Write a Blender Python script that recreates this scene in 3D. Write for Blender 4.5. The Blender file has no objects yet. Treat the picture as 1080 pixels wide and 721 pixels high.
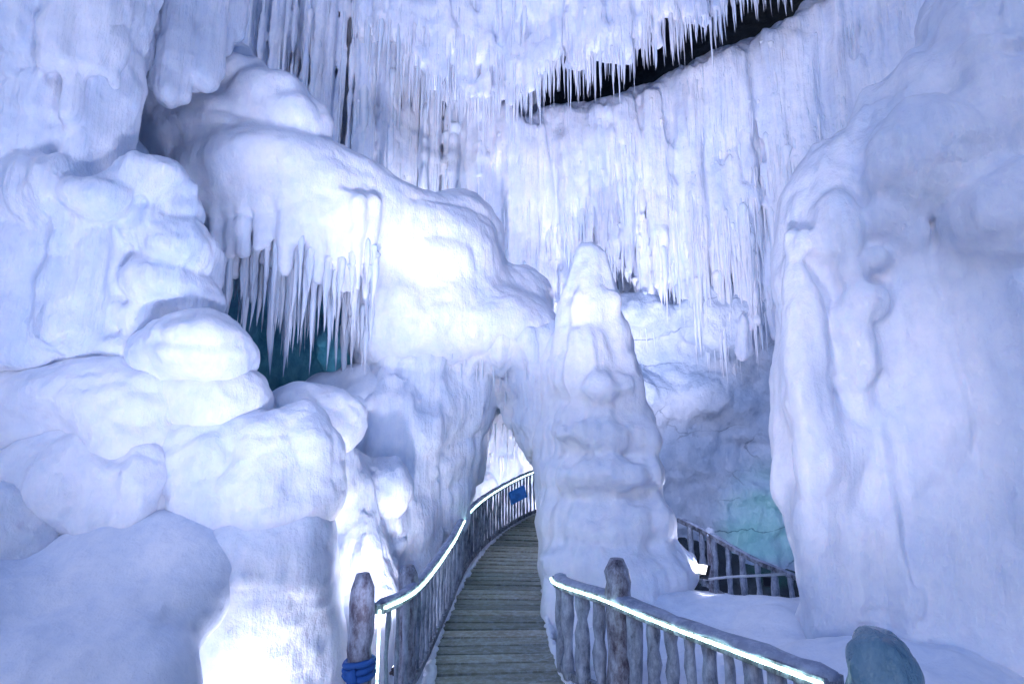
import bpy, math, random
import numpy as np
from mathutils import Vector, Matrix

random.seed(7)
RNG = np.random.default_rng(11)
S = bpy.context.scene
C = S.collection
R = math.radians

# ------------------------------------------------------------------ camera
F = 600.0                     # focal length in photo pixels (1080 wide)
PITCH = R(10.0)
EYE = 2.1                     # metres above the boardwalk
cp, sp = math.cos(PITCH), math.sin(PITCH)

def P(u, v, d):
    """world point seen at photo pixel (u, v) at depth d metres"""
    x = (u - 540) / F * d
    yc = -(v - 360.5) / F * d
    return np.array([x, d * cp - yc * sp, EYE + d * sp + yc * cp])

cam_d = bpy.data.cameras.new('camera')
cam = bpy.data.objects.new('camera', cam_d)
C.objects.link(cam)
cam.location = (0, 0, EYE)
cam.rotation_euler = (R(90) + PITCH, 0, 0)
cam_d.sensor_width = 36
cam_d.lens = 36 * F / 1080
cam_d.clip_start = 0.05
cam_d.clip_end = 2000
S.camera = cam

# ------------------------------------------------------------------ noise
LAT = RNG.random((32, 32, 32)).astype(np.float32) * 2 - 1

def noise(p, f=1.0, off=0.0):
    """smooth value noise at points p (N,3)"""
    q = p * np.asarray(f, np.float32) + off
    i = np.floor(q).astype(np.int32)
    t = (q - i).astype(np.float32)
    t = t * t * (3 - 2 * t)
    i0 = i & 31
    i1 = (i + 1) & 31
    x0, y0, z0 = i0[..., 0], i0[..., 1], i0[..., 2]
    x1, y1, z1 = i1[..., 0], i1[..., 1], i1[..., 2]
    tx, ty, tz = t[..., 0], t[..., 1], t[..., 2]
    a = LAT[x0, y0, z0] * (1 - tx) + LAT[x1, y0, z0] * tx
    b = LAT[x0, y1, z0] * (1 - tx) + LAT[x1, y1, z0] * tx
    c = LAT[x0, y0, z1] * (1 - tx) + LAT[x1, y0, z1] * tx
    d = LAT[x0, y1, z1] * (1 - tx) + LAT[x1, y1, z1] * tx
    a = a * (1 - ty) + b * ty
    c = c * (1 - ty) + d * ty
    return a * (1 - tz) + c * tz

def fbm(p, f, off=0.0, n=3):
    f = np.asarray(f, np.float32)
    s, a = 0, 1.0
    for k in range(n):
        s = s + a * noise(p, f * 2.03 ** k, off + 7.3 * k)
        a *= 0.5
    return s

# ------------------------------------------------------------------ signed distance modelling
class Mass:
    """a body of ice: smooth union of ellipsoids and tapered rods, meshed by surface nets"""
    def __init__(self, h=0.04, k=0.25):
        self.h, self.k, self.pr, self.cut = h, k, [], []

    def ell(self, u, v, d, ru, rv, rd=None, k=None, tilt=0.0):
        c = P(u, v, d)
        rx, rz = ru * d / F, rv * d / F
        self.pr.append(('e', c, np.array([rx, rd if rd else 0.8 * (rx + rz) / 2 + 0.1, rz]), k, R(tilt)))
        return self

    def sub(self, u, v, d, ru, rv, rd, k=0.2):
        c = P(u, v, d)
        self.cut.append((c, np.array([ru * d / F, rd, rv * d / F]), k))
        return self

    def rod(self, a, b, r0, r1, k=None):
        """tapered rod between world points, radii in metres"""
        self.pr.append(('r', np.array(a, float), np.array(b, float), r0, r1, k))
        return self

    def col(self, u, v0, v1, d, r0, r1, k=None, d1=None, low=False):
        """rod from pixel (u,v0) straight down to the height of pixel v1 (low: straight up from v1); radii in pixels"""
        if low:
            b = P(u, v1, d)
            return self.rod((b[0], b[1], P(u, v0, d)[2]), b, r0 * d / F, r1 * d / F, k)
        a = P(u, v0, d)
        b = P(u, v1, d1 or d)
        b = np.array([a[0], a[1], b[2]])
        return self.rod(a, b, r0 * d / F, r1 * d / F, k)

    def bounds(self):
        lo, hi = np.full(3, 1e9), np.full(3, -1e9)
        for q in self.pr:
            if q[0] == 'e':
                m = np.full(3, q[2].max()) if q[4] else q[2]
                lo = np.minimum(lo, q[1] - m); hi = np.maximum(hi, q[1] + m)
            else:
                m = max(q[3], q[4])
                lo = np.minimum(lo, np.minimum(q[1], q[2]) - m); hi = np.maximum(hi, np.maximum(q[1], q[2]) + m)
        return lo - 0.35, hi + 0.35

    def mesh(self, amp=0.05, f=1.2, flute=0.0, ff=(3.5, 3.5, 0.35), fine=0.012, seed=0.0, zmin=None, gate=None, lumps=0.0, lf=2.2):
        lo, hi = self.bounds()
        if zmin is not None:
            lo[2] = max(lo[2], zmin)
        h = self.h
        n = np.ceil((hi - lo) / h).astype(int) + 1
        xs = [lo[i] + h * np.arange(n[i]) for i in range(3)]
        D = np.full(tuple(n), 9.0, np.float32)
        pad = 0.6
        for q in self.pr:
            if q[0] == 'e':
                m = np.full(3, q[2].max()) if q[4] else q[2]
                a, b = q[1] - m - pad, q[1] + m + pad
            else:
                m = max(q[3], q[4])
                a, b = np.minimum(q[1], q[2]) - m - pad, np.maximum(q[1], q[2]) + m + pad
            s = [slice(max(0, int((a[i] - lo[i]) / h)), max(0, min(n[i], int((b[i] - lo[i]) / h) + 2))) for i in range(3)]
            if any(t.stop <= t.start for t in s):
                continue
            X = xs[0][s[0]][:, None, None].astype(np.float32)
            Y = xs[1][s[1]][None, :, None].astype(np.float32)
            Z = xs[2][s[2]][None, None, :].astype(np.float32)
            if q[0] == 'e':
                c, r = q[1], q[2]
                x, y, z = X - c[0], Y - c[1], Z - c[2]
                if q[4]:
                    ca, sa = math.cos(q[4]), math.sin(q[4])
                    x, z = x * ca + z * sa, -x * sa + z * ca
                k0 = np.sqrt((x / r[0]) ** 2 + (y / r[1]) ** 2 + (z / r[2]) ** 2)
                k1 = np.sqrt((x / r[0] ** 2) ** 2 + (y / r[1] ** 2) ** 2 + (z / r[2] ** 2) ** 2) + 1e-6
                dd = k0 * (k0 - 1) / k1
            else:
                a, b = q[1], q[2]
                ab = b - a
                L = float(ab @ ab)
                t = np.clip(((X - a[0]) * ab[0] + (Y - a[1]) * ab[1] + (Z - a[2]) * ab[2]) / L, 0, 1)
                dd = np.sqrt((X - a[0] - t * ab[0]) ** 2 + (Y - a[1] - t * ab[1]) ** 2 + (Z - a[2] - t * ab[2]) ** 2) - (q[3] + (q[4] - q[3]) * t)
            k = q[-1] if (q[0] == 'r') else q[3]
            k = self.k if k is None else k
            s = tuple(s)
            o = D[s]
            w = np.clip(0.5 + 0.5 * (o - dd) / k, 0, 1)
            D[s] = o * (1 - w) + dd * w - k * w * (1 - w)
        for c, r, k in self.cut:
            X = xs[0][:, None, None].astype(np.float32) - c[0]
            Y = xs[1][None, :, None].astype(np.float32) - c[1]
            Z = xs[2][None, None, :].astype(np.float32) - c[2]
            k0 = np.sqrt((X / r[0]) ** 2 + (Y / r[1]) ** 2 + (Z / r[2]) ** 2)
            k1 = np.sqrt((X / r[0] ** 2) ** 2 + (Y / r[1] ** 2) ** 2 + (Z / r[2] ** 2) ** 2) + 1e-6
            dd = -(k0 * (k0 - 1) / k1)
            w = np.clip(0.5 - 0.5 * (D - dd) / k, 0, 1)
            D = D * (1 - w) + dd * w + k * w * (1 - w)
        near = np.abs(D) < min(0.5, 0.06 + 1.8 * amp + 1.6 * flute + 1.2 * lumps)
        idx = np.argwhere(near)
        pts = (lo + idx * h).astype(np.float32)
        nz = amp * fbm(pts, f, seed, 3)
        if flute:
            wp = pts.copy()
            wp[:, :2] += 0.15 * np.stack([noise(pts, (1, 1, .5), seed + 3), noise(pts, (1, 1, .5), seed + 9)], 1)
            nz = nz + flute * (fbm(wp, ff, seed + 21, 2))
        if lumps:
            lf = np.asarray(lf, np.float32) * np.ones(3, np.float32)
            wq = pts + 0.22 / lf.mean() * 1.6 * np.stack([noise(pts, lf * .8, seed + q_) for q_ in (61, 67, 71)], 1)
            wq = np.stack([wq[:, 0] * .8 + wq[:, 1] * .6, wq[:, 1] * .8 - wq[:, 0] * .6 + wq[:, 2] * .35, wq[:, 2] * .94 - wq[:, 1] * .2], 1)
            nz = nz - lumps * (np.sqrt(np.abs(noise(wq, lf, seed + 31)) + .01) * 2 - 1.0) - lumps * .45 * (np.sqrt(np.abs(noise(wq, lf * 2.3, seed + 37)) + .01) * 2 - 1.0)
        D[near] += nz
        # close the box so that every body is watertight
        for ax in range(3):
            for e in (0, -1):
                sl = [slice(None)] * 3
                sl[ax] = e
                D[tuple(sl)] = np.maximum(D[tuple(sl)], 0.01)
        v, fc = surface_nets(D)
        v = lo + v * h
        if fine:
            nrm = normals(v, fc)
            dv = fine * fbm(v.astype(np.float32), (5, 5, 4), seed + 50, 3)
            v = v + nrm * dv[:, None]
        return v, fc

def surface_nets(D):
    n = D.shape
    ins = D < 0
    acc = np.zeros((n[0] - 1, n[1] - 1, n[2] - 1, 3), np.float32)
    cnt = np.zeros((n[0] - 1, n[1] - 1, n[2] - 1), np.float32)
    def cs(a, b, c):
        return (slice(a, n[0] - 1 + a), slice(b, n[1] - 1 + b), slice(c, n[2] - 1 + c))
    corners = [(a, b, c) for a in (0, 1) for b in (0, 1) for c in (0, 1)]
    for p in corners:
        for ax in range(3):
            if p[ax] == 0:
                q = list(p); q[ax] = 1
                A, B = D[cs(*p)], D[cs(*q)]
                m = ins[cs(*p)] != ins[cs(*q)]
                t = np.where(m, A / np.where(m, A - B, 1), 0)
                for k in range(3):
                    acc[..., k] += np.where(m, p[k] + (t if k == ax else 0), 0)
                cnt += m
    on = cnt > 0
    ids = np.full(on.shape, -1, np.int64)
    ids[on] = np.arange(on.sum())
    verts = np.argwhere(on) + acc[on] / cnt[on][:, None]
    quads = []
    for ax in range(3):
        o1, o2 = [(1, 2), (2, 0), (0, 1)][ax]
        sl0 = [slice(1, n[i] - 1) for i in range(3)]
        sl0[ax] = slice(0, n[ax] - 1)
        sl1 = list(sl0)
        sl1[ax] = slice(1, n[ax])
        a, b = ins[tuple(sl0)], ins[tuple(sl1)]
        for flip, m in ((False, a & ~b), (True, ~a & b)):
            ii = np.argwhere(m)
            ii[:, o1] += 1; ii[:, o2] += 1
            def g(d1, d2):
                j = ii.copy(); j[:, o1] -= d1; j[:, o2] -= d2
                return ids[j[:, 0], j[:, 1], j[:, 2]]
            q = [g(1, 1), g(0, 1), g(0, 0), g(1, 0)]
            if flip:
                q = q[::-1]
            quads.append(np.stack(q, 1))
    return verts, np.concatenate(quads)

def normals(v, f):
    n = np.zeros_like(v)
    fn = np.cross(v[f[:, 2]] - v[f[:, 0]], v[f[:, 3]] - v[f[:, 1]])
    for k in range(4):
        np.add.at(n, f[:, k], fn)
    return n / (np.linalg.norm(n, axis=1, keepdims=True) + 1e-9)

# ------------------------------------------------------------------ object helpers
def link_mesh(name, v, f, mat, parent=None, smooth=True):
    v = np.asarray(v, float)
    me = bpy.data.meshes.new(name)
    if isinstance(f, np.ndarray):
        k = f.shape[1]
        me.vertices.add(len(v)); me.vertices.foreach_set('co', v.astype(np.float32).ravel())
        me.loops.add(f.size); me.loops.foreach_set('vertex_index', f.astype(np.int32).ravel())
        me.polygons.add(len(f)); me.polygons.foreach_set('loop_start', np.arange(0, f.size, k, dtype=np.int32))
        me.update(calc_edges=True); me.validate()
    else:
        me.from_pydata([tuple(x) for x in v], [], f)
    me.polygons.foreach_set('use_smooth', [smooth] * len(me.polygons))
    me.update()
    me.materials.append(mat)
    o = bpy.data.objects.new(name, me)
    C.objects.link(o)
    if parent:
        o.parent = parent
        o.matrix_parent_inverse = Matrix.Translation(-Vector(parent.location))
    return o

def tag(o, label=None, cat=None, group=None, kind=None):
    if label: o['label'] = label
    if cat: o['category'] = cat
    if group: o['group'] = group
    if kind: o['kind'] = kind
    return o

def empty(name, loc, label, cat, group=None):
    o = bpy.data.objects.new(name, None)
    o.empty_display_size = 0.2
    C.objects.link(o)
    o.location = Vector(loc)
    return tag(o, label, cat, group)

def place(o, parent, loc, scale, rot=(0, 0, 0)):
    """local placement of a part: world location loc under an unrotated parent"""
    o.parent = parent
    o.location = Vector(loc) - Vector(parent.location)
    o.scale = scale
    o.rotation_euler = rot

class MB:
    """plain mesh builder"""
    def __init__(self): self.v, self.f = [], []
    def add(self, v, f):
        b = len(self.v)
        self.v += [tuple(x) for x in v]
        self.f += [tuple(i + b for i in q) for q in f]
    def box(self, c, ax, ay, az):
        """box from centre and three half-axis vectors"""
        c, ax, ay, az = (np.array(t, float) for t in (c, ax, ay, az))
        v = [c + i * ax + j * ay + k * az for i in (-1, 1) for j in (-1, 1) for k in (-1, 1)]
        self.add(v, [(0, 1, 3, 2), (4, 6, 7, 5), (0, 4, 5, 1), (2, 3, 7, 6), (0, 2, 6, 4), (1, 5, 7, 3)])
    def tube(self, pts, r, seg=8, rough=0.0, seed=0):
        pts = [np.array(p, float) for p in pts]
        rs = r if hasattr(r, '__len__') else [r] * len(pts)
        rn = random.Random(seed)
        b = len(self.v)
        for i, p in enumerate(pts):
            t = pts[min(i + 1, len(pts) - 1)] - pts[max(i - 1, 0)]
            t = t / (np.linalg.norm(t) + 1e-9)
            up = np.array([0, 0, 1.0]) if abs(t[2]) < 0.9 else np.array([0, 1.0, 0])
            s = np.cross(t, up); s /= np.linalg.norm(s)
            w = np.cross(s, t)
            for k in range(seg):
                a = 2 * math.pi * k / seg
                q = rs[i] * (1 + rough * rn.uniform(-1, 1))
                self.v.append(tuple(p + q * (math.cos(a) * s + math.sin(a) * w)))
        for i in range(len(pts) - 1):
            for k in range(seg):
                k2 = (k + 1) % seg
                self.f.append((b + i * seg + k, b + i * seg + k2, b + (i + 1) * seg + k2, b + (i + 1) * seg + k))
        self.f.append(tuple(b + k for k in range(seg))[::-1])
        self.f.append(tuple(b + (len(pts) - 1) * seg + k for k in range(seg)))
    def ribbon(self, pts, hw, hh, side=None):
        """rectangular bar swept along pts, hw half width (horizontal), hh half height"""
        pts = [np.array(p, float) for p in pts]
        b = len(self.v)
        for i, p in enumerate(pts):
            t = pts[min(i + 1, len(pts) - 1)] - pts[max(i - 1, 0)]
            s = np.array([t[1], -t[0], 0.0]); s /= np.linalg.norm(s)
            z = np.array([0, 0, 1.0])
            for a, c in ((-1, -1), (1, -1), (1, 1), (-1, 1)):
                self.v.append(tuple(p + a * hw * s + c * hh * z))
        for i in range(len(pts) - 1):
            for k in range(4):
                k2 = (k + 1) % 4
                self.f.append((b + 4 * i + k, b + 4 * i + k2, b + 4 * i + 4 + k2, b + 4 * i + 4 + k))
        self.f.append((b, b + 3, b + 2, b + 1))
        e = b + 4 * (len(pts) - 1)
        self.f.append((e, e + 1, e + 2, e + 3))
    def build(self, name, mat, parent=None, smooth=False):
        o = link_mesh(name, self.v, self.f, mat, parent, smooth)
        import bmesh
        bm = bmesh.new(); bm.from_mesh(o.data)
        bmesh.ops.recalc_face_normals(bm, faces=bm.faces)
        bm.to_mesh(o.data); bm.free()
        return o

def resample(pts, step):
    pts = np.array(pts, float)
    # Catmull-Rom then even spacing
    out = []
    n = len(pts)
    for i in range(n - 1):
        p0, p1, p2, p3 = pts[max(i - 1, 0)], pts[i], pts[i + 1], pts[min(i + 2, n - 1)]
        for t in np.linspace(0, 1, 16, endpoint=False):
            out.append(0.5 * (2 * p1 + (p2 - p0) * t + (2 * p0 - 5 * p1 + 4 * p2 - p3) * t * t + (3 * p1 - p0 - 3 * p2 + p3) * t ** 3))
    out.append(pts[-1])
    out = np.array(out)
    s = np.concatenate([[0], np.cumsum(np.linalg.norm(np.diff(out, axis=0), axis=1))])
    m = max(2, int(round(s[-1] / step)) + 1)
    q = np.linspace(0, s[-1], m)
    return np.stack([np.interp(q, s, out[:, k]) for k in range(3)], 1)

# ------------------------------------------------------------------ materials
def new_mat(name):
    m = bpy.data.materials.new(name)
    m.use_nodes = True
    nt = m.node_tree
    return m, nt, nt.nodes['Principled BSDF']

def N(nt, t, **kw):
    n = nt.nodes.new(t)
    for k, v in kw.items():
        if k in n.inputs: n.inputs[k].default_value = v
        else: setattr(n, k, v)
    return n

def ramp(nt, src, stops):
    r = nt.nodes.new('ShaderNodeValToRGB')
    e = r.color_ramp.elements
    while len(e) < len(stops): e.new(0.5)
    for i, (p, c) in enumerate(stops):
        e[i].position = p; e[i].color = (*c, 1)
    nt.links.new(src, r.inputs[0])
    return r

def mapping(nt, scale):
    tc = nt.nodes.new('ShaderNodeTexCoord')
    mp = nt.nodes.new('ShaderNodeMapping')
    mp.inputs['Scale'].default_value = scale
    nt.links.new(tc.outputs['Object'], mp.inputs['Vector'])
    return mp.outputs['Vector']

def ice_material(name, snow, ice, streak=(2.2, 2.2, 0.35), lo=0.35, hi=0.62, rough=0.5, bump=0.5, grain=38.0, sss=0.0, spec=0.4, drip=0.0, crack=0.0):
    m, nt, b = new_mat(name)
    L = nt.links
    n1 = N(nt, 'ShaderNodeTexNoise', Scale=1.0, Detail=5.0, Roughness=0.6)
    L.new(mapping(nt, streak), n1.inputs['Vector'])
    r = ramp(nt, n1.outputs['Fac'], [(lo, ice), (hi, snow)])
    n2 = N(nt, 'ShaderNodeTexNoise', Scale=9.0, Detail=4.0, Roughness=0.65)
    L.new(mapping(nt, (1, 1, 0.8)), n2.inputs['Vector'])
    mx = N(nt, 'ShaderNodeMix', data_type='RGBA', blend_type='MULTIPLY')
    mx.inputs[0].default_value = 0.35
    L.new(r.outputs['Color'], mx.inputs[6])
    r2 = ramp(nt, n2.outputs['Fac'], [(0.3, (0.72, 0.78, 0.88)), (0.6, (1, 1, 1))])
    L.new(r2.outputs['Color'], mx.inputs[7])
    col = mx.outputs[2]
    if crack:
        wn = N(nt, 'ShaderNodeTexNoise', Scale=1.4, Detail=4.0)
        L.new(mapping(nt, (1, 1, 1)), wn.inputs['Vector'])
        wv = N(nt, 'ShaderNodeMix', data_type='VECTOR')
        wv.inputs[0].default_value = 0.5
        L.new(mapping(nt, (.6, .6, 1.6)), wv.inputs[4])
        L.new(wn.outputs['Color'], wv.inputs[5])
        vo = N(nt, 'ShaderNodeTexVoronoi', feature='DISTANCE_TO_EDGE', Scale=1.5)
        L.new(wv.outputs[1], vo.inputs['Vector'])
        cr = ramp(nt, vo.outputs['Distance'], [(0.0, (.22, .28, .36)), (0.022, (1, 1, 1))])
        cm = N(nt, 'ShaderNodeMix', data_type='RGBA', blend_type='MULTIPLY')
        mk = N(nt, 'ShaderNodeTexNoise', Scale=0.55, Detail=3.0)
        L.new(mapping(nt, (1, 1, 1.6)), mk.inputs['Vector'])
        mr = ramp(nt, mk.outputs['Fac'], [(0.50, (0, 0, 0)), (0.60, (.9, .9, .9))])
        L.new(mr.outputs['Color'], cm.inputs[0])
        L.new(col, cm.inputs[6]); L.new(cr.outputs['Color'], cm.inputs[7])
        col = cm.outputs[2]
    L.new(col, b.inputs['Base Color'])
    rr = N(nt, 'ShaderNodeMapRange')
    rr.inputs['To Min'].default_value = rough - 0.2
    rr.inputs['To Max'].default_value = rough + 0.15
    L.new(n1.outputs['Fac'], rr.inputs['Value'])
    L.new(rr.outputs['Result'], b.inputs['Roughness'])
    b.inputs['Specular IOR Level'].default_value = spec
    b.inputs['IOR'].default_value = 1.31
    b.inputs['Coat Weight'].default_value = 0.10
    b.inputs['Coat Roughness'].default_value = 0.18
    if sss:
        b.inputs['Subsurface Weight'].default_value = sss
        b.inputs['Subsurface Radius'].default_value = (0.5, 0.8, 1.0)
        b.inputs['Subsurface Scale'].default_value = 0.12
    # bump: medium crust, fine grain, vertical drip lines
    n3 = N(nt, 'ShaderNodeTexNoise', Scale=grain, Detail=4.0, Roughness=0.7)
    L.new(mapping(nt, (1, 1, 0.7)), n3.inputs['Vector'])
    bp = N(nt, 'ShaderNodeBump', Strength=bump, Distance=0.012)
    L.new(n3.outputs['Fac'], bp.inputs['Height'])
    bp2 = N(nt, 'ShaderNodeBump', Strength=bump, Distance=0.05)
    L.new(n2.outputs['Fac'], bp2.inputs['Height'])
    L.new(bp.outputs['Normal'], bp2.inputs['Normal'])
    last = bp2
    if drip:
        n4 = N(nt, 'ShaderNodeTexNoise', Scale=1.0, Detail=3.0, Roughness=0.55)
        L.new(mapping(nt, (11, 11, 0.7)), n4.inputs['Vector'])
        bp3 = N(nt, 'ShaderNodeBump', Strength=drip, Distance=0.12)
        L.new(n4.outputs['Fac'], bp3.inputs['Height'])
        L.new(bp2.outputs['Normal'], bp3.inputs['Normal'])
        last = bp3
    L.new(last.outputs['Normal'], b.inputs['Normal'])
    return m

M = {}
M['snow'] = ice_material('snow_crust', (0.86, 0.88, 0.93), (0.70, 0.78, 0.90), (0.9, 0.9, 0.7), rough=0.6, bump=0.35, sss=0.0)
M['ice'] = ice_material('white_ice', (0.84, 0.87, 0.94), (0.68, 0.77, 0.90), (2.6, 2.6, 0.4), rough=0.45, bump=0.45, drip=0.35, sss=0.25)
M['flow'] = ice_material('flowing_snow_ice', (0.86, 0.88, 0.93), (0.72, 0.79, 0.90), (1.6, 1.6, 0.5), rough=0.5, bump=0.4, drip=0.14, spec=0.45, sss=0.3)
M['curtain'] = ice_material('curtain_ice', (0.84, 0.87, 0.94), (0.66, 0.75, 0.90), (2.2, 2.2, 0.4), rough=0.45, bump=0.45, drip=0.35, sss=0.25)
M['icicle'] = ice_material('icicle_ice', (0.84, 0.88, 0.95), (0.64, 0.76, 0.90), (1.5, 1.5, 0.5), rough=0.3, bump=0.35, spec=0.6, sss=0.25)
M['blue_ice'] = ice_material('blue_wall_ice', (0.66, 0.72, 0.82), (0.44, 0.54, 0.67), (1.2, 1.2, 0.9), rough=0.45, bump=0.9, grain=16, crack=1.0)
M['teal_ice'] = ice_material('teal_ice', (0.20, 0.34, 0.42), (0.06, 0.17, 0.25), (3, 3, 1.2), rough=0.3, bump=0.7, spec=0.6)

M['cave_shade_ice'] = ice_material('shade_dark_cave_ice', (0.22, 0.42, 0.52), (0.08, 0.22, 0.32), (3, 3, 1.2), rough=0.4, bump=0.8, grain=12)  # dark teal stands in for the shade on the ice inside the cave

def rock_material():
    m, nt, b = new_mat('dark_wet_rock')
    n1 = N(nt, 'ShaderNodeTexNoise', Scale=1.6, Detail=8.0, Roughness=0.65)
    nt.links.new(mapping(nt, (1, 1, 1.6)), n1.inputs['Vector'])
    r = ramp(nt, n1.outputs['Fac'], [(0.3, (0.010, 0.016, 0.024)), (0.55, (0.03, 0.045, 0.06)), (0.75, (0.07, 0.09, 0.12))])
    nt.links.new(r.outputs['Color'], b.inputs['Base Color'])
    b.inputs['Roughness'].default_value = 0.6
    bp = N(nt, 'ShaderNodeBump', Strength=0.9, Distance=0.15)
    nt.links.new(n1.outputs['Fac'], bp.inputs['Height'])
    nt.links.new(bp.outputs['Normal'], b.inputs['Normal'])
    return m
M['rock'] = rock_material()

def wood_material(name, c0, c1, axis_scale=(1.2, 14, 14), rough=0.65, frost=0.0):
    m, nt, b = new_mat(name)
    L = nt.links
    n1 = N(nt, 'ShaderNodeTexNoise', Scale=1.0, Detail=6.0, Roughness=0.6)
    L.new(mapping(nt, axis_scale), n1.inputs['Vector'])
    r = ramp(nt, n1.outputs['Fac'], [(0.3, c0), (0.7, c1)])
    col = r.outputs['Color']
    if frost:
        n2 = N(nt, 'ShaderNodeTexNoise', Scale=13.0, Detail=8.0, Roughness=0.75)
        L.new(mapping(nt, (1, 1, 0.45)), n2.inputs['Vector'])
        r2 = ramp(nt, n2.outputs['Fac'], [(0.52 - frost * 0.3, (0, 0, 0)), (0.86 - frost * 0.25, (.9, .9, .9))])
        mx = N(nt, 'ShaderNodeMix', data_type='RGBA')
        L.new(r2.outputs['Color'], mx.inputs[0])
        L.new(col, mx.inputs[6])
        mx.inputs[7].default_value = (0.55, 0.63, 0.76, 1)
        col = mx.outputs[2]
    L.new(col, b.inputs['Base Color'])
    b.inputs['Roughness'].default_value = rough
    bp = N(nt, 'ShaderNodeBump', Strength=0.5, Distance=0.01)
    L.new(n1.outputs['Fac'], bp.inputs['Height'])
    L.new(bp.outputs['Normal'], b.inputs['Normal'])
    return m
M['deck'] = wood_material('frosted_planks', (0.13, 0.13, 0.11), (0.33, 0.325, 0.275), (1.3, 9, 9), 0.45, 0.22)
def plank_tones():
    nt = M['deck'].node_tree; b = nt.nodes['Principled BSDF']
    src = b.inputs['Base Color'].links[0].from_socket
    a = N(nt, 'ShaderNodeAttribute', attribute_name='tone')
    r = ramp(nt, a.outputs['Fac'], [(0, (.55, .62, .6)), (.5, (.9, .95, .9)), (1, (1.25, 1.2, 1.1))])
    mx = N(nt, 'ShaderNodeMix', data_type='RGBA', blend_type='MULTIPLY')
    mx.inputs[0].default_value = 1
    nt.links.new(src, mx.inputs[6]); nt.links.new(r.outputs['Color'], mx.inputs[7])
    nt.links.new(mx.outputs[2], b.inputs['Base Color'])
plank_tones()
M['rail'] = wood_material('dark_rail_wood', (0.035, 0.04, 0.055), (0.10, 0.11, 0.14), (6, 6, 6), 0.6, 0.35)
M['post'] = wood_material('iced_post_wood', (0.035, 0.03, 0.045), (0.13, 0.11, 0.15), (7, 7, 1.5), 0.5, 0.42)
M['crust'] = wood_material('blue_frost_crust', (0.16, 0.20, 0.30), (0.36, 0.42, 0.54), (6, 6, 6), 0.6, 0.2)
M['baluster'] = wood_material('iced_baluster_wood', (0.06, 0.08, 0.12), (0.20, 0.24, 0.32), (9, 9, 1.5), 0.45, 0.46)

def flat_mat(name, col, rough=0.5, metal=0.0, emit=None, es=0.0):
    m, nt, b = new_mat(name)
    n1 = N(nt, 'ShaderNodeTexNoise', Scale=14.0, Detail=4.0)
    nt.links.new(mapping(nt, (1, 1, 1)), n1.inputs['Vector'])
    lo = tuple(c * 0.8 for c in col)
    r = ramp(nt, n1.outputs['Fac'], [(0.3, lo), (0.7, col)])
    nt.links.new(r.outputs['Color'], b.inputs['Base Color'])
    b.inputs['Roughness'].default_value = rough
    b.inputs['Metallic'].default_value = metal
    if emit:
        b.inputs['Emission Color'].default_value = (*emit, 1)
        b.inputs['Emission Strength'].default_value = es
    return m
M['led'] = flat_mat('led_strip', (0.8, 0.9, 0.9), 0.3, 0, (0.62, 1.0, 0.88), 3.0)
def led_texture():
    nt = M['led'].node_tree; b = nt.nodes['Principled BSDF']
    n = N(nt, 'ShaderNodeTexNoise', Scale=16.0, Detail=3.0)
    nt.links.new(mapping(nt, (1, 1, 1)), n.inputs['Vector'])
    r = N(nt, 'ShaderNodeMapRange'); r.inputs['From Min'].default_value = .35; r.inputs['From Max'].default_value = .6
    r.inputs['To Min'].default_value = .8; r.inputs['To Max'].default_value = 6
    nt.links.new(n.outputs['Fac'], r.inputs['Value'])
    nt.links.new(r.outputs['Result'], b.inputs['Emission Strength'])
led_texture()
M['lamp_glass'] = flat_mat('lamp_glass', (0.9, 0.9, 0.95), 0.2, 0, (0.9, 0.92, 1.0), 12.0)
M['black_metal'] = flat_mat('black_metal', (0.04, 0.04, 0.05), 0.45, 0.6)
M['blue_cloth'] = flat_mat('blue_cloth', (0.02, 0.12, 0.42), 0.7)
M['blue_sign'] = flat_mat('blue_sign_face', (0.02, 0.22, 0.70), 0.4)
M['white_pipe'] = flat_mat('white_pipe_paint', (0.75, 0.78, 0.82), 0.4)

# ------------------------------------------------------------------ icicles
def icicle_mesh(name, seed, seg=8, rings=12):
    rn = random.Random(seed)
    v, f = [], []
    bx, by = rn.uniform(-.6, .6), rn.uniform(-.6, .6)
    ph = [rn.uniform(0, 6) for _ in range(4)]
    ecc = rn.uniform(0.75, 1.0)
    pw = rn.uniform(0.65, 1.05)
    for i in range(rings + 1):
        t = (i / rings) ** 1.35
        r = max(0.02, (1 - t) ** pw) * (1 + 0.16 * math.sin(9 * t + ph[0]) + 0.08 * math.sin(23 * t + ph[1]))
        r *= min(1.0, .35 + t / .07 * .65)
        cx = bx * t * t * 0.6 + 0.12 * math.sin(7 * t + ph[2])
        cy = by * t * t * 0.6 + 0.12 * math.sin(6 * t + ph[3])
        for k in range(seg):
            a = 2 * math.pi * k / seg
            q = r * (1 + 0.13 * math.sin(2 * a + ph[1] + 2 * t))
            v.append((cx + q * math.cos(a), cy + q * ecc * math.sin(a), -t))
    for i in range(rings):
        for k in range(seg):
            k2 = (k + 1) % seg
            f.append((i * seg + k, (i + 1) * seg + k, (i + 1) * seg + k2, i * seg + k2))
    f.append(tuple(range(seg)))
    f.append(tuple(range(rings * seg, rings * seg + seg))[::-1])
    me = bpy.data.meshes.new(name)
    me.from_pydata(v, [], f)
    me.polygons.foreach_set('use_smooth', [True] * len(me.polygons))
    me.materials.append(M['icicle'])
    me.update()
    return me, np.array(v), f
ICE = [icicle_mesh('icicle', s) for s in range(9)]

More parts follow.
